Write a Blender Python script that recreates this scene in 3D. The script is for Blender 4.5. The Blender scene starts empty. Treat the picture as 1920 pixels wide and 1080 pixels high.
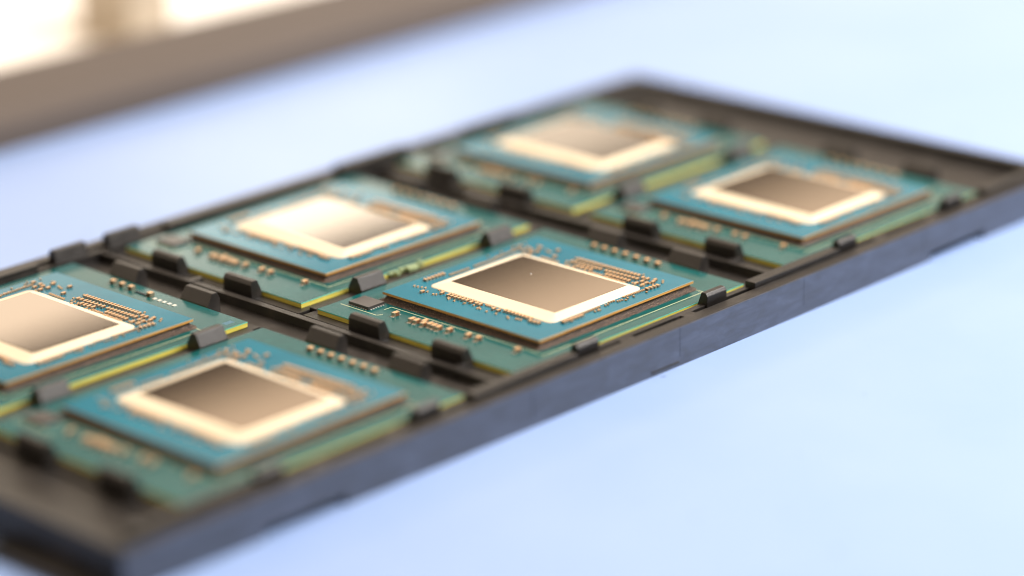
import bpy, bmesh, math, random
from mathutils import Matrix, Vector

S = 0.001                      # everything below is written in millimetres
scene = bpy.context.scene
col = scene.collection
rng = random.Random(7)

# ------------------------------------------------------------------ camera
cam = bpy.data.cameras.new("camera")
cam_ob = bpy.data.objects.new("camera", cam)
col.objects.link(cam_ob)
R_ = Vector((0.68783439, -0.72563972, -0.01818924))
U_ = Vector((0.2533984, 0.2165636, 0.94280934))
F_ = Vector((0.68020078, 0.65310581, -0.33283584))
CAM = Vector((-279.815, -356.457, 211.771))
m = Matrix.Identity(4)
for i in range(3):
    m[i][0], m[i][1], m[i][2], m[i][3] = R_[i], U_[i], -F_[i], CAM[i] * S
cam_ob.matrix_world = m
cam.sensor_fit = 'HORIZONTAL'
cam.sensor_width = 36.0
cam.lens = 5400 / 1920 * 36.0
cam.clip_start = 0.02
cam.clip_end = 60.0
cam.dof.use_dof = True
cam.dof.focus_distance = 0.600
cam.dof.aperture_fstop = 3.8
scene.camera = cam_ob

# ------------------------------------------------------------------ light
world = bpy.data.worlds.new("World")
scene.world = world
world.use_nodes = True
wb = world.node_tree.nodes["Background"]
wb.inputs[0].default_value = (0.36, 0.26, 0.19, 1)
wb.inputs[1].default_value = 0.19


def area_lamp(name, centre, sx, sy, normal, radiance, color):
    d = bpy.data.lights.new(name, 'AREA')
    d.shape = 'RECTANGLE'
    d.size, d.size_y = sx * S, sy * S
    d.energy = radiance * math.pi * sx * S * sy * S
    d.color = color
    o = bpy.data.objects.new(name, d)
    col.objects.link(o)
    z = -Vector(normal).normalized()
    x = Vector((1, 0, 0))
    y = z.cross(x)
    mm = Matrix.Identity(4)
    for i in range(3):
        mm[i][0], mm[i][1], mm[i][2], mm[i][3] = x[i], y[i], z[i], centre[i] * S
    o.matrix_world = mm
    return o


# a wide bright window behind the bench, brightest in the middle, the ceiling, and two added unseen panels
area_lamp("window_lamp", (447, 450, 89.5), 174, 163, (0, -1, 0), 2.1, (1.0, 0.90, 0.76))
area_lamp("window_lamp", (160, 450, 91), 400, 166, (0, -1, 0), 1.25, (1.0, 0.84, 0.66))
area_lamp("window_lamp", (1000, 450, 92), 932, 168, (0, -1, 0), 0.95, (1.0, 0.88, 0.72))
area_lamp("tan_reflection_panel", (550, 450, 272), 1300, 102, (0, -1, 0), 0.34, (1.0, 0.77, 0.54))  # added panel out of view, gives the front dies their tan reflection
area_lamp("overhead_lamp", (1500, 450, 1500), 9000, 5000, (0, 0, -1), 0.58, (1.0, 0.79, 0.58))
area_lamp("overhead_lamp", (640, -380, 720), 800, 500, (-0.30, 0.25, -1), 14.0, (1.0, 0.96, 0.93))  # unseen key lamp at front right, set low for stronger falloff

scene.view_settings.view_transform = 'Standard'
scene.view_settings.look = 'None'
scene.view_settings.exposure = 0.48
scene.view_settings.gamma = 1.0
scene.cycles.max_bounces = 8
scene.cycles.use_denoising = True
scene.cycles.use_adaptive_sampling = False
scene.cycles.filter_width = 1.1


# ------------------------------------------------------------------ materials
class NT:
    def __init__(self, name):
        self.m = bpy.data.materials.new(name)
        self.m.use_nodes = True
        self.t = self.m.node_tree
        self.b = self.t.nodes["Principled BSDF"]

    def n(self, typ, **kw):
        nd = self.t.nodes.new(typ)
        for k, v in kw.items():
            if k.startswith("i_"):
                nd.inputs[k[2:].replace("_", " ")].default_value = v
            else:
                setattr(nd, k, v)
        return nd

    def l(self, a, ao, b, bi):
        self.t.links.new(a.outputs[ao], b.inputs[bi])

    def coords(self, scale=1000.0):
        tc = self.n("ShaderNodeTexCoord")
        mp = self.n("ShaderNodeMapping")
        mp.inputs["Scale"].default_value = (scale,) * 3 if not isinstance(scale, tuple) else scale
        self.l(tc, "Object", mp, "Vector")
        return mp

    def noise(self, mp, scale, detail=4, rough=0.55):
        nd = self.n("ShaderNodeTexNoise")
        nd.inputs["Scale"].default_value = scale
        nd.inputs["Detail"].default_value = detail
        nd.inputs["Roughness"].default_value = rough
        self.l(mp, "Vector", nd, "Vector")
        return nd

    def ramp(self, src, out, stops):
        r = self.n("ShaderNodeValToRGB")
        e = r.color_ramp.elements
        while len(e) < len(stops):
            e.new(0.5)
        for k, (p, c) in enumerate(stops):
            e[k].position = p
            e[k].color = c if len(c) == 4 else (*c, 1)
        self.l(src, out, r, "Fac")
        return r

    def bump(self, src, out, strength, dist):
        b = self.n("ShaderNodeBump")
        b.inputs["Strength"].default_value = strength
        b.inputs["Distance"].default_value = dist * S
        self.l(src, out, b, "Height")
        self.l(b, "Normal", self.b, "Normal")
        return b

    def set(self, base=None, rough=None, metal=None, ior=None, spec=None, coat=None, coat_rough=None):
        i = self.b.inputs
        if base is not None: i["Base Color"].default_value = (*base, 1)
        if rough is not None: i["Roughness"].default_value = rough
        if metal is not None: i["Metallic"].default_value = metal
        if ior is not None: i["IOR"].default_value = ior
        if spec is not None: i["Specular IOR Level"].default_value = spec
        if coat is not None: i["Coat Weight"].default_value = coat
        if coat_rough is not None: i["Coat Roughness"].default_value = coat_rough
        return self


def g(v):
    return (v, v, v)


# black conductive plastic of the tray
P = NT("black_plastic").set(base=(0.026, 0.022, 0.02), rough=0.5, spec=0.65)
mp = P.coords()
n1 = P.noise(mp, 0.16, 6, 0.65)
n2 = P.noise(mp, 3.5, 3)
r1 = P.ramp(n1, "Fac", [(0.3, (0.007, 0.006, 0.0055)), (0.55, (0.013, 0.011, 0.010)), (0.75, (0.040, 0.033, 0.028))])
P.l(r1, "Color", P.b, "Base Color")
r2 = P.ramp(n1, "Fac", [(0.3, g(0.33)), (0.7, g(0.50))])
P.l(r2, "Color", P.b, "Roughness")
n4 = P.noise(mp, 9.0, 2)
ad = P.n("ShaderNodeMath", operation='ADD')
P.l(n2, "Fac", ad, 0)
P.l(n4, "Fac", ad, 1)
P.bump(ad, "Value", 0.5, 0.10)
PLASTIC = P.m

# the same plastic on the outer wall: scuffed, slightly smeared moulding marks, base tinted blue for the mat's reflection
P = NT("scuffed_plastic_mat_reflection").set(base=(0.03, 0.03, 0.034), rough=0.42, spec=1.0, coat=0.5, coat_rough=0.3)
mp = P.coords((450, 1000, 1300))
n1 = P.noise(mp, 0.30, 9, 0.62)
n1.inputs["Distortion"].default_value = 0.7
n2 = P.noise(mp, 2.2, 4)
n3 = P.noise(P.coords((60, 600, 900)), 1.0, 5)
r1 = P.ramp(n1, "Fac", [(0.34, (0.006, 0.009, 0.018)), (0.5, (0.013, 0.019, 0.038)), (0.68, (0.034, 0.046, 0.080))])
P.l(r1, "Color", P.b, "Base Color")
r2 = P.ramp(n3, "Fac", [(0.3, g(0.30)), (0.7, g(0.55))])
P.l(r2, "Color", P.b, "Roughness")
P.bump(n2, "Fac", 0.3, 0.10)
WALLP = P.m

# green carrier board
P = NT("green_solder_mask").set(base=(0.03, 0.15, 0.12), rough=0.16, spec=0.38)
mp = P.coords()
n1 = P.noise(mp, 0.12, 3)
w = P.n("ShaderNodeTexWave", wave_type='BANDS', bands_direction='DIAGONAL')
w.inputs["Scale"].default_value = 0.9
w.inputs["Distortion"].default_value = 3.0
w.inputs["Detail"].default_value = 1.0
w.inputs["Detail Scale"].default_value = 0.3
P.l(mp, "Vector", w, "Vector")
mix = P.n("ShaderNodeMix", data_type='RGBA')
r1 = P.ramp(n1, "Fac", [(0.35, (0.003, 0.070, 0.070)), (0.65, (0.006, 0.092, 0.090))])
r2 = P.ramp(w, "Fac", [(0.45, (0.002, 0.060, 0.060)), (0.55, (0.006, 0.092, 0.088))])
mix.inputs["Factor"].default_value = 0.35
P.l(r1, "Color", mix, "A")
P.l(r2, "Color", mix, "B")
P.l(mix, "Result", P.b, "Base Color")
P.bump(w, "Fac", 0.08, 0.02)
GREEN = P.m

GREEN_EDGE = NT("green_mask_edge").set(base=(0.16, 0.62, 0.46), rough=0.3).m
P = NT("glass_fibre_edge").set(base=(0.72, 0.55, 0.06), rough=0.45)
n1 = P.noise(P.coords((200, 200, 3000)), 1.0, 3)
r1 = P.ramp(n1, "Fac", [(0.3, (0.56, 0.47, 0.06)), (0.7, (0.76, 0.68, 0.14))])
P.l(r1, "Color", P.b, "Base Color")
FIBRE = P.m

# blue substrate
P = NT("blue_solder_mask").set(base=(0.015, 0.17, 0.29), rough=0.13, spec=0.32)
mp = P.coords()
n1 = P.noise(mp, 0.1, 3)
n2 = P.noise(mp, 2.5, 2)
r1 = P.ramp(n1, "Fac", [(0.35, (0.002, 0.122, 0.178)), (0.65, (0.004, 0.146, 0.207))])
P.l(r1, "Color", P.b, "Base Color")
P.bump(n2, "Fac", 0.08, 0.03)
BLUE = P.m
P = NT("copper_brown_edge").set(base=(0.62, 0.27, 0.05), rough=0.4)
n1 = P.noise(P.coords((150, 150, 4000)), 1.0, 3)
r1 = P.ramp(n1, "Fac", [(0.3, (0.50, 0.22, 0.04)), (0.7, (0.74, 0.40, 0.10))])
P.l(r1, "Color", P.b, "Base Color")
COPPER = P.m
BLUE_EDGE = NT("pale_mask_edge").set(base=(0.45, 0.52, 0.42), rough=0.3).m

P = NT("silicon").set(base=(0.46, 0.395, 0.335), rough=0.035, metal=1.0)
DIE = P.m
P = NT("cream_sealant").set(base=(0.72, 0.60, 0.43), rough=0.42, spec=0.3)
P.b.inputs["Subsurface Weight"].default_value = 0.0
SEAL = P.m

CAPB = NT("tan_ceramic").set(base=(0.60, 0.34, 0.15), rough=0.4).m
CAPS = NT("shaded_ceramic").set(base=(0.16, 0.07, 0.03), rough=0.45).m  # capacitor sides: ceramic darkened, their shade put into the colour
CAPE = NT("tin_terminal").set(base=(0.66, 0.50, 0.36), rough=0.34, metal=0.85).m
PADM = NT("tin_pad").set(base=(0.85, 0.82, 0.75), rough=0.35, metal=0.6).m
GOLD = NT("pale_gold_trace").set(base=(0.62, 0.60, 0.36), rough=0.4).m
P = NT("dark_package").set(base=(0.045, 0.04, 0.038), rough=0.33)
n1 = P.noise(P.coords(), 4, 3)
P.bump(n1, "Fac", 0.2, 0.03)
QFN = P.m
DARKDOT = NT("dark_component").set(base=(0.03, 0.03, 0.035), rough=0.4).m
MARK = NT("dark_blue_print").set(base=(0.01, 0.10, 0.16), rough=0.35).m
NUBM = NT("torn_glass_fibre").set(base=(0.26, 0.33, 0.17), rough=0.6).m
DUST = NT("pale_dust").set(base=(0.75, 0.72, 0.68), rough=0.8).m

P = NT("brown_underfill").set(base=(0.13, 0.075, 0.045), rough=0.45)
mp = P.coords()
n1 = P.noise(mp, 3.2, 6, 0.75)
r1 = P.ramp(n1, "Fac", [(0.42, (0.018, 0.011, 0.008)), (0.56, (0.075, 0.044, 0.028)), (0.70, (0.42, 0.29, 0.19))])
P.l(r1, "Color", P.b, "Base Color")
P.bump(n1, "Fac", 0.9, 0.35)
UNDER = P.m

# blue antistatic mat
P = NT("blue_mat").set(base=(0.30, 0.50, 0.82), rough=0.40, ior=1.54)
mp = P.coords()
n1 = P.noise(mp, 0.02, 4)
n2 = P.noise(mp, 1.2, 4)
n3 = P.noise(mp, 0.22, 2, 0.4)
r1 = P.ramp(n1, "Fac", [(0.35, (0.238, 0.348, 0.605)), (0.65, (0.256, 0.364, 0.625))])
r3 = P.ramp(n3, "Fac", [(0.235, (0.6, 0.6, 0.6)), (0.255, (1, 1, 1))])
mix = P.n("ShaderNodeMix", data_type='RGBA', blend_type='MULTIPLY')
mix.inputs["Factor"].default_value = 1.0
P.l(r1, "Color", mix, "A")
P.l(r3, "Color", mix, "B")
P.l(mix, "Result", P.b, "Base Color")
P.bump(n2, "Fac", 0.10, 0.1)
MAT = P.m

P = NT("brushed_rail_metal").set(base=(0.30, 0.235, 0.195), rough=0.75, spec=0.15)
n1 = P.noise(P.coords((15, 400, 400)), 1.0, 4)
r1 = P.ramp(n1, "Fac", [(0.3, (0.102, 0.084, 0.073)), (0.7, (0.118, 0.098, 0.086))])
P.l(r1, "Color", P.b, "Base Color")
RAIL = P.m
P = NT("cream_laminate").set(base=(0.84, 0.79, 0.72), rough=0.35)
n1 = P.noise(P.coords(), 0.01, 3)
r1 = P.ramp(n1, "Fac", [(0.3, (0.80, 0.75, 0.68)), (0.7, (0.86, 0.82, 0.76))])
P.l(r1, "Color", P.b, "Base Color")
CREAM = P.m
POSTM = NT("tan_painted_metal").set(base=(0.46, 0.39, 0.30), rough=0.5).m


# ------------------------------------------------------------------ mesh helpers
def box(bm, x0, x1, y0, y1, z0, z1, mi=0, bev=0.0):
    r = bmesh.ops.create_cube(bm, size=1.0)
    for v in r["verts"]:
        v.co = Vector((x0 + (v.co.x + .5) * (x1 - x0), y0 + (v.co.y + .5) * (y1 - y0), z0 + (v.co.z + .5) * (z1 - z0)))
    fs = set()
    for v in r["verts"]:
        fs.update(v.link_faces)
    for f in fs:
        f.material_index = mi
    if bev > 0:
        es = set()
        for v in r["verts"]:
            es.update(v.link_edges)
        rb = bmesh.ops.bevel(bm, geom=list(es), offset=bev, segments=2, affect='EDGES', profile=0.6)
        for f in rb["faces"]:
            f.material_index = mi
    return list(fs)


def prism(bm, profile, axis, a0, a1, inset=0.0, mi=0, bev=0.0):
    """extrude a profile of (horizontal, z) points along axis 'x' or 'y'; the upper points are drawn in at both ends by inset"""
    zs = [p[1] for p in profile]
    zl, zh = min(zs), max(zs)
    rings = []
    for a, sg in ((a0, 1), (a1, -1)):
        ring = []
        for h, z in profile:
            aa = a + sg * inset * (z - zl) / (zh - zl)
            ring.append(bm.verts.new((aa, h, z) if axis == 'x' else (h, aa, z)))
        rings.append(ring)
    n = len(profile)
    fs = [bm.faces.new(rings[0]), bm.faces.new(list(reversed(rings[1])))]
    for k in range(n):
        fs.append(bm.faces.new((rings[0][(k + 1) % n], rings[0][k], rings[1][k], rings[1][(k + 1) % n])))
    for f in fs:
        f.material_index = mi
    if bev > 0:
        es = set()
        for f in fs:
            es.update(f.edges)
        bmesh.ops.bevel(bm, geom=list(es), offset=bev, segments=2, affect='EDGES', profile=0.6)


def finish(name, bm, mats, parent=None, smooth=False, loc=None):
    bmesh.ops.recalc_face_normals(bm, faces=bm.faces)
    for v in bm.verts:
        v.co *= S
    me = bpy.data.meshes.new(name)
    bm.to_mesh(me)
    bm.free()
    for mt in (mats if isinstance(mats, (list, tuple)) else [mats]):
        me.materials.append(mt)
    if smooth:
        for p in me.polygons:
            p.use_smooth = True
    o = bpy.data.objects.new(name, me)
    col.objects.link(o)
    if parent:
        o.parent = parent
    if loc:
        o.location = Vector(loc) * S
    return o


def tag(o, label=None, cat=None, group=None, kind=None):
    if label: o["label"] = label
    if cat: o["category"] = cat
    if group: o["group"] = group
    if kind: o["kind"] = kind
    return o


def thing(name, label, cat, loc=(0, 0, 0), group=None):
    o = bpy.data.objects.new(name, None)
    o.empty_display_size = 0.005
    col.objects.link(o)
    o.location = Vector(loc) * S
    return tag(o, label, cat, group)


def inst(src_mesh, name, parent, loc, rz=0.0, sc=None):
    o = bpy.data.objects.new(name, src_mesh)
    col.objects.link(o)
    o.parent = parent
    o.location = Vector(loc) * S
    o.rotation_euler.z = rz
    if sc: o.scale = sc
    return o


# ------------------------------------------------------------------ setting
bm = bmesh.new()
box(bm, -900, 1500, -700, 263.6, -2.0, 0.0)
tag(finish("blue_mat", bm, MAT), kind='structure')
bm = bmesh.new()
box(bm, -1200, 2000, 264.0, 900, -2.0, -0.4)
tag(finish("cream_worktop", bm, CREAM), kind='structure')
bm = bmesh.new()
box(bm, -1500, 2300, -1200, 1000, -40, -2.004)
tag(finish("bench_top", bm, CREAM), kind='structure')

rail = thing("metal_rail", "grey-brown metal rail running along the back edge of the blue mat", "rail", (300, 250, 0))
bm = bmesh.new()
prism(bm, [(-18, 0.03), (-18, 6.4), (-13, 9.7), (12, 12.3), (13.5, 11.2), (13.5, 0.03)], 'x', -900, 1100, 0.0, bev=0.3)
finish("bar", bm, RAIL, rail)
bm = bmesh.new()
box(bm, -880, 1080, -18.5, -18.02, 0.0, 1.2)
finish("sealing_strip", bm, RAIL, rail)

blk = thing("metal_block", "blurred tan metal block standing on the cream worktop behind the rail", "block", (244, 304, -0.4))
bm = bmesh.new()
box(bm, -8, 9, -12, 12, 0, 26, bev=1.2)
finish("block_body", bm, POSTM, blk)
bm = bmesh.new()
box(bm, -11, 12, -14, 14, 0, 2.0, bev=0.6)
finish("foot_plate", bm, POSTM, blk)

# ------------------------------------------------------------------ tray
LX, LY = 282.6, 135.9
XN = -5.0                           # near end of the tray
PX, PY = 84.97, 62.85
BX, BY = 69.9, 57.7                 # carrier board
X0, Y0 = 15.63, 7.65                # first board corner
ZR, ZF, ZP = 8.47, 5.9, 6.90        # rim, floor, board support heights
tray = thing("component_tray", "black plastic component tray lying on the blue mat, holding six chip modules", "tray", (0, 0, 0))

bm = bmesh.new()
box(bm, XN + 1.0, LX - 1.0, 0.6, LY - 0.6, 1.6, ZF)
finish("tray_floor", bm, PLASTIC, tray)

# long front wall: a core, an outer skin with shallow recessed panels, and a foot with two notches
bm = bmesh.new()
box(bm, XN + 0.25, LX - 0.25, 0.25, 3.3, 2.0, ZR, bev=0.18)
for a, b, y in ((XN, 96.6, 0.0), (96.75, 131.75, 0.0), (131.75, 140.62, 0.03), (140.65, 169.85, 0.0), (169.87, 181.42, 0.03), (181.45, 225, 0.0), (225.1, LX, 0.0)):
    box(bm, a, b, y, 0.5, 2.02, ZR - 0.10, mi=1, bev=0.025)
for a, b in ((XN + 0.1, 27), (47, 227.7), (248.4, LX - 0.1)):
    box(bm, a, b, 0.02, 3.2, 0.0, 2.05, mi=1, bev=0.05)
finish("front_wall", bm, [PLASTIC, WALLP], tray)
bm = bmesh.new()
for a, b in ((131.8, 140.3),):
    box(bm, a, b, -0.16, 0.3, 0.75, 1.15, bev=0.06)
finish("moulding_mark", bm, PLASTIC, tray)
bm = bmesh.new()
box(bm, XN + 3, LX - 3, 6.0, 8.0, 0.0, 1.62)  # added hidden strip, stops light leaking through beneath the tray
finish("underside_light_block", bm, PLASTIC, tray)

bm = bmesh.new()
box(bm, XN + 0.25, LX - 0.25, LY - 3.3, LY, 0.0, ZR, bev=0.18)
finish("back_wall", bm, PLASTIC, tray)
bm = bmesh.new()
box(bm, XN, XN + 4.2, 3.3, LY - 3.3, 1.0, ZR - 0.02, bev=0.18)
finish("end_wall", bm, PLASTIC, tray)
bm = bmesh.new()
box(bm, LX - 3.0, LX, 3.3, LY - 3.3, 0.2, ZR - 0.02, bev=0.18)
finish("end_wall", bm, PLASTIC, tray)
# handling tab sticking out of the near end
bm = bmesh.new()
box(bm, XN - 5.0, XN + 0.2, 4.5, 33, 0.1, 1.7, bev=0.6)
finish("handling_tab", bm, PLASTIC, tray)

# inner rails beside the long walls, with slots
bm = bmesh.new()
for j in range(2):
    yin, yout = (5.0, 6.5) if j == 0 else (LY - 6.5, LY - 5.0)
    box(bm, XN + 4.4, LX - 3.2, yin, yout, ZF - 0.2, 8.15, bev=0.12)
    for i in range(3):
        bx = X0 + i * PX
        for a, b in ((26.5, 30.5), (46, 49.5)):
            if j == 0:
                box(bm, bx + a, bx + b, 3.0, 5.4, ZF - 0.2, 8.10, bev=0.1)
            else:
                box(bm, bx + a, bx + b, LY - 5.4, LY - 3.0, ZF - 0.2, 8.10, bev=0.1)
finish("inner_rail", bm, PLASTIC, tray)
# raised blocks of the rails
RB = []
for i in range(-1, 3):
    a = X0 + i * PX + 68.6
    b = a + 29.4
    a, b = max(a, XN + 4.6), min(b, LX - 3.6)
    RB.append((a, b, 3.5, 6.3, 9.5))
for i in range(3):
    a = X0 + i * PX + 14
    RB.append((a, a + 48, LY - 6.2, LY - 3.5, 9.4))
RB.append((168, 191, LY - 6.2, LY - 3.5, 10.6))
RB.append((212, 230, LY - 6.4, LY - 3.4, 10.2))
for a, b, y0, y1, z in RB:
    bm = bmesh.new()
    box(bm, a, b, y0, y1, ZF - 0.3, z, bev=0.2)
    finish("raised_block", bm, PLASTIC, tray)

# supports the boards lie on, one per pocket
for i in range(3):
    for j in range(2):
        bx, by = X0 + i * PX, Y0 + j * PY
        bm = bmesh.new()
        y0 = by - 1.4 if j == 0 else by - 1.9
        y1 = by + BY + (1.9 if j == 0 else 1.4)
        box(bm, bx - 2.4, bx + BX + 1.9, y0, y1, ZF - 0.2, ZP, bev=0.12)
        finish("pocket_support", bm, PLASTIC, tray)
# ridges between the pockets
for i in range(2):
    xc = X0 + BX + i * PX
    bm = bmesh.new()
    box(bm, xc + 8.8, xc + 10.5, 6.6, LY - 6.6, ZF - 0.2, 7.95, bev=0.14)
    for y in (18.5, 98.5):
        box(bm, xc + 8.6, xc + 12.4, y, y + 1.6, ZF - 0.2, 8.15, bev=0.12)
    finish("divider_ridge", bm, PLASTIC, tray)
for i in range(3):
    bm = bmesh.new()
    box(bm, X0 + i * PX + 1, X0 + BX + i * PX - 1, 66.9, 68.9, ZF - 0.2, 7.3, bev=0.14)
    finish("row_rail", bm, PLASTIC, tray)


# retaining tabs, each its own piece
def tab_mesh(prof, length, axis, inset, flip=False):
    bm = bmesh.new()
    if flip:
        prof = [(-a, b) for a, b in reversed(prof)]
    prism(bm, prof, axis, -length / 2, length / 2, inset, bev=0.15)
    return bm


P_LO = [(-1.45, 0), (1.4, 0), (1.5, 1.6), (0.45, 4.1), (-0.95, 4.1), (-1.5, 3.3)]
P_HI = [(-1.75, 0), (1.7, 0), (1.8, 3.4), (1.15, 4.7), (-0.15, 4.7), (-1.8, 2.2)]
P_MID = [(-1.85, 0), (1.85, 0), (2.15, 1.3), (0.75, 3.9), (-0.75, 3.9), (-2.15, 1.3)]
P_FRONT = [(-1.3, 0), (1.3, 0), (1.35, 1.7), (0.35, 4.6), (-0.85, 4.6), (-1.35, 3.9)]
P_BACK = [(-1.3, 0), (1.3, 0), (1.35, 2.2), (0.5, 5.1), (-0.85, 5.1), (-1.35, 4.3)]


def mesh_of(bm, name, mats):
    o = finish(name, bm, mats)
    me = o.data
    bpy.data.objects.remove(o)
    return me


TAB_Y_LO = mesh_of(tab_mesh(P_LO, 9.2, 'y', 0.22), "retaining_tab", PLASTIC)             # -x side of a board
TAB_Y_HI = mesh_of(tab_mesh(P_HI, 9.2, 'y', 0.3), "retaining_tab", PLASTIC)              # +x side
TAB_X_MID = mesh_of(tab_mesh(P_MID, 7.6, 'x', 0.15), "retaining_tab", PLASTIC)           # between the rows
TAB_X_FRONT = mesh_of(tab_mesh(P_FRONT, 6.6, 'x', 0.2), "retaining_tab", PLASTIC)
TAB_X_BACK = mesh_of(tab_mesh(P_BACK, 9.2, 'x', 0.2, True), "retaining_tab", PLASTIC)
for i in range(3):
    bx = X0 + i * PX
    for j in range(2):
        by = Y0 + j * PY
        for yc in (40.3, 16.4):
            inst(TAB_Y_LO, "retaining_tab", tray, (bx - 1.75, by + yc, ZP - 0.15))
            inst(TAB_Y_HI, "retaining_tab", tray, (bx + BX + 2.45, by + yc + 1.2, ZF - 0.1))
    for xc in (17.3, 57.3):
        inst(TAB_X_FRONT, "retaining_tab", tray, (bx + xc, 5.9, ZF + 0.2))
        inst(TAB_X_MID, "retaining_tab", tray, (bx + xc - 0.3, 67.9, ZP - 0.05))
for x in (X0 - 13.0, X0 + 66.8 + 4.7, X0 + PX - 3.1 + 4.7):
    if x > 6:
        inst(TAB_X_BACK, "retaining_tab", tray, (x, LY - 4.6, ZF))

# ------------------------------------------------------------------ chip modules
Z1 = 1.60                           # top of carrier board, above its underside
ZB = 3.56                           # top of blue substrate
UX, UY = 12.60, 5.85                # substrate corner on the board
UW, UH = 47.7, 45.2


def cap_mesh(name, l, w, h):
    bm = bmesh.new()
    e = l * 0.22
    box(bm, -l / 2 + e, l / 2 - e, -w / 2 + 0.02, w / 2 - 0.02, h - 0.10, h - 0.015, mi=0)
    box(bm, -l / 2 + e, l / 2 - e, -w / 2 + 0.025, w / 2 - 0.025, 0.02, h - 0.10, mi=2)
    box(bm, -l / 2, -l / 2 + e, -w / 2, w / 2, 0, h, mi=1)
    box(bm, l / 2 - e, l / 2, -w / 2, w / 2, 0, h, mi=1)
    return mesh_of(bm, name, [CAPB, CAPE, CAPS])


CAP_L = cap_mesh("capacitor", 1.6, 0.92, 0.85)
CAP_M = cap_mesh("capacitor", 1.08, 0.62, 0.5)

# board capacitors: (u, v, quarter turn) in board millimetres
BOARD_CAPS = [(7.7, 42.1), (7.35, 36.9), (7.35, 35.55), (8.35, 34.1), (7.15, 33.3), (7.75, 31.95), (7.65, 30.65), (7.55, 29.3),
              (8.0, 26.7), (8.25, 21.6), (8.35, 18.9), (8.8, 8.4)]
EDGE_CAPS = [(67.1, 40.1), (67.1, 37.1), (67.1, 34.1), (67.1, 31.0), (67.0, 27.7), (67.0, 24.6), (66.9, 21.4)]


def line(u0, v0, u1, v1, n):
    return [(u0 + (u1 - u0) * k / max(1, n - 1), v0 + (v1 - v0) * k / max(1, n - 1)) for k in range(n)]


M0 = []                             # medium capacitors lying along u
M0 += line(41.6, 27.3, 42.0, 10.4, 18)
M0 += line(39.5, 27.3, 39.55, 26.2, 2) + line(39.6, 24.9, 39.75, 19.3, 6)
M0 += line(39.75, 17.6, 40.1, 9.2, 9)
M0 += line(38.0, 24.2, 38.2, 20.6, 4) + line(38.15, 16.0, 38.1, 9.8, 7)
M0 += [(41.5, 8.7), (41.5, 7.5), (42.1, 5.9), (38.0, 7.5), (39.5, 7.3), (38.05, 5.8), (39.4, 6.0), (40.9, 5.4)]
M0 += [(38.0, 40.2), (37.9, 38.0), (39.5, 39.3), (39.6, 37.6), (39.9, 40.7), (39.7, 42.9), (41.9, 38.9), (43.1, 34.7), (39.6, 32.4)]
M0 += [(7.0, 34.4)] + line(6.95, 32.4, 6.95, 27.1, 6) + [(6.85, 25.7), (7.05, 24.3), (7.0, 23.3), (6.95, 19.4), (6.9, 18.0), (4.9, 38.2)]
M0 += line(6.6, 8.7, 6.75, 6.6, 3) + line(7.7, 16.7, 7.6, 9.6, 8)
M90 = []                            # medium capacitors lying along v
M90 += line(10.5, 3.15, 15.6, 3.0, 7)
M90 += line(10.6, 42.9, 15.7, 42.8, 6)
M90 += line(36.8, 3.45, 39.8, 3.2, 4)
S0, S90 = [], []                    # fine components
S90 += line(16.5, 3.75, 22.2, 3.85, 11) + line(30.0, 4.0, 36.0, 3.75, 13) + line(23.7, 3.5, 24.5, 3.5, 2) + line(27.2, 3.2, 28.4, 3.1, 3)
S90 += [(20.4, 2.5), (20.9, 2.5), (25.6, 4.1), (26.3, 4.1), (26.9, 4.0)]
S90 += line(16.6, 41.5, 22.0, 41.3, 10) + line(24.0, 41.4, 30.0, 41.4, 11) + line(30.6, 41.7, 38.9, 42.1, 15)
S0 += line(37.7, 34.5, 37.6, 29.8, 8) + line(37.3, 19.7, 37.3, 16.7, 6) + line(36.9, 15.6, 36.9, 10.0, 12) + line(38.0, 27.6, 38.0, 25.4, 3)
S0 += [(6.5, 42.2), (6.6, 41.3), (6.9, 40.4), (7.1, 39.5), (5.7, 37.5), (5.4, 35.5), (5.7, 34.9), (8.1, 36.4), (8.1, 35.5)]
S0 += line(8.1, 33.0, 8.0, 25.0, 12) + [(5.4, 29.3), (5.5, 26.6), (5.2, 22.4), (5.3, 21.7), (5.3, 17.2)]
S0 += line(7.8, 22.4, 7.8, 20.8, 4)
er = random.Random(5)
S0 += [(er.uniform(5.0, 6.1), er.uniform(8, 33)) for _ in range(12)] + [(er.uniform(36.6, 37.3), er.uniform(9.5, 27)) for _ in range(14)]
S90 += [(er.uniform(12, 36), er.uniform(2.4, 3.0)) for _ in range(9)] + [(er.uniform(30, 43), er.uniform(36, 44)) for _ in range(16)]
S0 += [(er.uniform(37.5, 43), er.uniform(3, 9)) for _ in range(10)]
S0 += [(41.8, 36.9), (41.4, 35.4), (41.5, 36.1), (42.9, 39.6), (43.3, 10.2), (43.0, 4.5), (41.9, 28.4), (39.2, 28.5)]


def rounded_loop(x0, x1, y0, y1, r, n=9):
    pts = []
    for cx, cy, a in ((x1 - r, y1 - r, 0), (x0 + r, y1 - r, 90), (x0 + r, y0 + r, 180), (x1 - r, y0 + r, 270)):
        for k in range(n):
            t = math.radians(a + 90 * k / (n - 1))
            pts.append((cx + r * math.cos(t), cy + r * math.sin(t)))
    # points along the straight sides as well
    out = []
    for k, p in enumerate(pts):
        q = pts[(k + 1) % len(pts)]
        d = math.hypot(q[0] - p[0], q[1] - p[1])
        m_ = max(1, int(d / 1.5))
        for t in range(m_):
            out.append((p[0] + (q[0] - p[0]) * t / m_, p[1] + (q[1] - p[1]) * t / m_))
    return out


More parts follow.
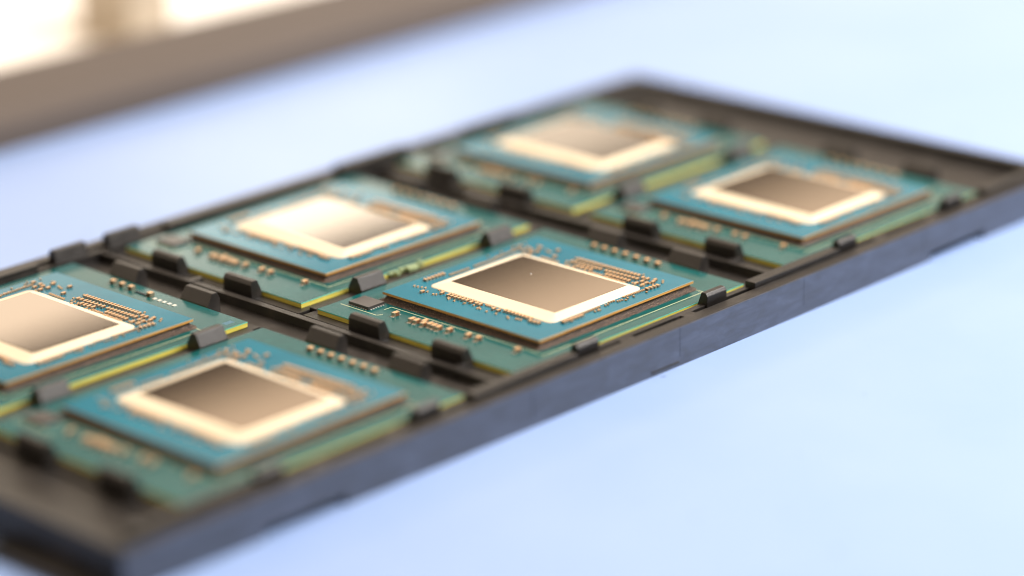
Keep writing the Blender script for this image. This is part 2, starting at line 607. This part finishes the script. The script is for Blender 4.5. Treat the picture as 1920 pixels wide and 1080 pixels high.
def skirt(bm, outer, inner_rect, profile, jitter=None):
    """lofts from an outer loop to its nearest points on an inner rectangle, profile = [(t, z)]"""
    ix0, ix1, iy0, iy1 = inner_rect
    rows = []
    for t, z in profile:
        row = []
        for k, (x, y) in enumerate(outer):
            qx, qy = min(max(x, ix0), ix1), min(max(y, iy0), iy1)
            jx = jitter(t) if jitter else 0.0
            row.append(bm.verts.new((x + (qx - x) * (t + jx), y + (qy - y) * (t + jx), z)))
        rows.append(row)
    n = len(outer)
    for a, b in zip(rows, rows[1:]):
        for k in range(n):
            bm.faces.new((a[k], a[(k + 1) % n], b[(k + 1) % n], b[k]))


DX0, DX1, DY0, DY1 = UX + 12.15, UX + 34.2, UY + 6.95, UY + 36.8      # the die


def make_module(loc, label):
    root = thing("chip_module", label, "circuit module", loc, "chip modules lying in the tray")
    # carrier board
    bm = bmesh.new()
    box(bm, 0.03, BX - 0.03, 0.03, BY - 0.03, 0.46, 1.36)
    board = finish("carrier_board", bm, FIBRE, root)
    bm = bmesh.new()
    fs = box(bm, 0, BX, 0, BY, 1.36, Z1, mi=1, bev=0.05)
    bm.normal_update()
    for f in bm.faces:
        f.material_index = 0 if f.normal.z > 0.9 else 1
    finish("solder_mask", bm, [GREEN, GREEN_EDGE], board)

    def trace(pts, wd=0.16):
        for (a, b), (c, d) in zip(pts, pts[1:]):
            bm_ = bmesh.new()
            ln = math.hypot(c - a, d - b)
            box(bm_, 0, ln, -wd / 2, wd / 2, 0, 0.02)
            o = finish("printed_trace", bm_, GOLD, board, loc=(a, b, Z1))
            o.rotation_euler.z = math.atan2(d - b, c - a)

    trace([(60.3, 3.2), (10.8, 3.2)])
    trace([(10.8, 3.3), (10.8, 46.5)])
    trace([(10.7, 46.5), (8.7, 46.6)])
    trace([(5.3, 56.2), (5.3, 45.4)])
    trace([(5.4, 45.3), (6.4, 44.6)])
    trace([(60.3, 3.3), (60.3, 49.5)])
    # controller chip on the board
    bm = bmesh.new()
    box(bm, 6.2, 10.9, 48.7, 54.7, Z1 + 0.03, Z1 + 0.72, bev=0.05)
    finish("controller_chip", bm, QFN, board)
    bm = bmesh.new()
    for k in range(8):
        t = 49.2 + k * 0.7
        box(bm, 5.95, 6.25, t, t + 0.35, Z1, Z1 + 0.12)
        box(bm, 10.85, 11.15, t, t + 0.35, Z1, Z1 + 0.12)
    for k in range(6):
        t = 6.7 + k * 0.7
        box(bm, t, t + 0.35, 48.45, 48.75, Z1, Z1 + 0.12)
    tag(finish("chip_lead", bm, PADM, board), kind='stuff')
    # solder pads in front of the big capacitors
    bm = bmesh.new()
    for (u, v) in BOARD_CAPS:
        box(bm, u - 1.2, u - 0.78, v - 0.42, v + 0.42, Z1 - 0.01, Z1 + 0.05)
        box(bm, u + 0.78, u + 1.1, v - 0.42, v + 0.42, Z1 - 0.01, Z1 + 0.05)
    tag(finish("solder_pad", bm, PADM, board), kind='stuff')
    for (u, v) in BOARD_CAPS:
        inst(CAP_L, "capacitor", board, (u, v, Z1 + 0.02), rng.uniform(-.03, .03))
    # underfill between the two boards
    bm = bmesh.new()
    jr = random.Random(3)
    outer = rounded_loop(UX - 0.9, UX + UW + 0.9, UY - 0.9, UY + UH + 0.9, 1.4, 6)
    skirt(bm, outer, (UX + 1.3, UX + UW - 1.3, UY + 1.3, UY + UH - 1.3),
          [(0.0, Z1 - 0.02), (0.04, Z1 + 0.10), (0.25, Z1 + 0.22), (0.46, Z1 + 0.45), (0.58, Z1 + 0.85), (0.62, Z1 + 1.35)],
          lambda t: jr.uniform(-.06, .06) if t < 0.5 else 0)
    finish("underfill", bm, UNDER, root, smooth=True)
    # blue substrate
    bm = bmesh.new()
    box(bm, UX + .02, UX + UW - .02, UY + .02, UY + UH - .02, 2.98, 3.41)
    sub = finish("substrate", bm, COPPER, root)
    bm = bmesh.new()
    box(bm, UX, UX + UW, UY, UY + UH, 3.41, ZB, bev=0.04)
    bm.normal_update()
    for f in bm.faces:
        f.material_index = 0 if f.normal.z > 0.9 else 1
    finish("solder_mask", bm, [BLUE, BLUE_EDGE], sub)
    # sealant frame round the die
    bm = bmesh.new()
    outer = rounded_loop(UX + 8.5, UX + 37.0, UY + 4.75, UY + 40.2, 1.7)
    skirt(bm, outer, (DX0 - .02, DX1 + .02, DY0 - .02, DY1 + .02),
          [(0, ZB - 0.02), (0.01, ZB + 0.08), (0.10, ZB + 0.17), (0.35, ZB + 0.36), (0.65, ZB + 0.62), (0.9, ZB + 0.86), (1.0, ZB + 0.93)])
    finish("sealant_frame", bm, SEAL, sub, smooth=True)
    bm = bmesh.new()
    box(bm, DX0, DX1, DY0, DY1, ZB + 0.02, ZB + 1.0, bev=0.03)
    finish("die", bm, DIE, sub)
    jr2 = random.Random(11)
    for (u, v) in M0:
        inst(CAP_M, "capacitor", sub, (UX + u, UY + v, ZB + 0.01), jr2.uniform(-.04, .04))
    for (u, v) in M90:
        inst(CAP_M, "capacitor", sub, (UX + u, UY + v, ZB + 0.01), math.pi / 2 + jr2.uniform(-.04, .04))
    bm = bmesh.new()
    for lst, (l, w_) in ((S0, (0.58, 0.27)), (S90, (0.27, 0.58))):
        for (u, v) in lst:
            x, y = UX + u, UY + v
            h = 0.32
            along_x = l > w_
            if along_x:
                box(bm, x - l / 2, x - l / 4, y - w_ / 2, y + w_ / 2, ZB, ZB + h, mi=1)
                box(bm, x + l / 4, x + l / 2, y - w_ / 2, y + w_ / 2, ZB, ZB + h, mi=1)
                box(bm, x - l / 4, x + l / 4, y - w_ / 2 + .01, y + w_ / 2 - .01, ZB, ZB + h - .01, mi=0)
            else:
                box(bm, x - l / 2, x + l / 2, y - w_ / 2, y - w_ / 4, ZB, ZB + h, mi=1)
                box(bm, x - l / 2, x + l / 2, y + w_ / 4, y + w_ / 2, ZB, ZB + h, mi=1)
                box(bm, x - l / 2 + .01, x + l / 2 - .01, y - w_ / 4, y + w_ / 4, ZB, ZB + h - .01, mi=0)
    tag(finish("fine_capacitor", bm, [CAPB, CAPE], sub), kind='stuff')
    return root, board, sub


def copy_tree(o, parent=None):
    c = o.copy()
    col.objects.link(c)
    if parent:
        c.parent = parent
    made = {}
    for ch in o.children:
        made[ch.name] = copy_tree(ch, c)
    return c


def at(i, j, dx=0, dy=0):
    return (X0 + i * PX + dx, Y0 + j * PY + dy, 6.45)


proto, _b, _s = make_module(at(1, 0), "sharp chip module in the middle of the front row, dust speck on its brown die")
mods = {(1, 0): proto}
labels = {
    (0, 0): "blurred chip module in the near corner of the tray, dark band across its tan die",
    (2, 0): "blurred chip module at the far end of the front row, by the long outer wall",
    (0, 1): "chip module at near end of back row, cream die, bare pads along one board edge",
    (1, 1): "chip module in the middle of the back row, its die glaring white",
    (2, 1): "most blurred chip module, far end of the back row, die glowing cream",
}
for key, lab in labels.items():
    c = copy_tree(proto)
    c.location = Vector(at(*key, rng.uniform(-.15, .15), rng.uniform(-.15, .15))) * S
    c.rotation_euler = (rng.uniform(-.0012, .0012), rng.uniform(-.0012, .0012), rng.uniform(-.003, .003))
    c["label"] = lab
    mods[key] = c


def child(o, stem_):
    return [c for c in o.children if c.name.split('.')[0] == stem_][0]


# capacitors along the far board edge, which differ between the modules
for key, root in mods.items():
    board = child(root, "carrier_board")
    for k, (u, v) in enumerate(EDGE_CAPS):
        if key == (0, 1) and k not in (0, 1, 2, 4):
            continue
        inst(CAP_L, "capacitor", board, (u, v, Z1 + 0.02), math.pi / 2 + rng.uniform(-.03, .03), (0.85, 1.25, 1))
board = child(mods[(0, 1)], "carrier_board")
for v in (25.6, 24.0, 22.4, 20.8, 19.2):
    bm = bmesh.new()
    box(bm, -0.45, 0.45, -0.4, 0.4, -0.01, 0.12, bev=0.03)
    finish("bare_pad", bm, PADM, board, loc=(66.4, v, Z1))
for k in range(5):
    bm = bmesh.new()
    box(bm, -0.3, 0.3, -0.2, 0.2, -0.01, 0.25)
    finish("dark_component", bm, DARKDOT, board, loc=(66.6, 31.9 - k * 0.75, Z1))
bm = bmesh.new()
box(bm, -1.2, 1.2, -0.7, 0.7, 0, 0.012)
finish("printed_mark", bm, MARK, board, loc=(66.9, 2.6, Z1))
# torn tab of board material left on the edge of the glaring module
board = child(mods[(1, 1)], "carrier_board")
bm = bmesh.new()
for k in range(7):
    x = 25.5 + k * 1.5 + rng.uniform(-.3, .3)
    box(bm, x, x + rng.uniform(.8, 1.5), -rng.uniform(.5, 2.0), 0.2, 0.9 + rng.uniform(0, .3), 1.75 + rng.uniform(-.2, .3), bev=0.1)
finish("torn_edge_nub", bm, NUBM, board)
sub = child(mods[(1, 0)], "substrate")
bm = bmesh.new()
bmesh.ops.create_icosphere(bm, subdivisions=1, radius=0.16)
finish("dust_speck", bm, DUST, sub, loc=(UX + 26.3, UY + 27.0, ZB + 1.03))
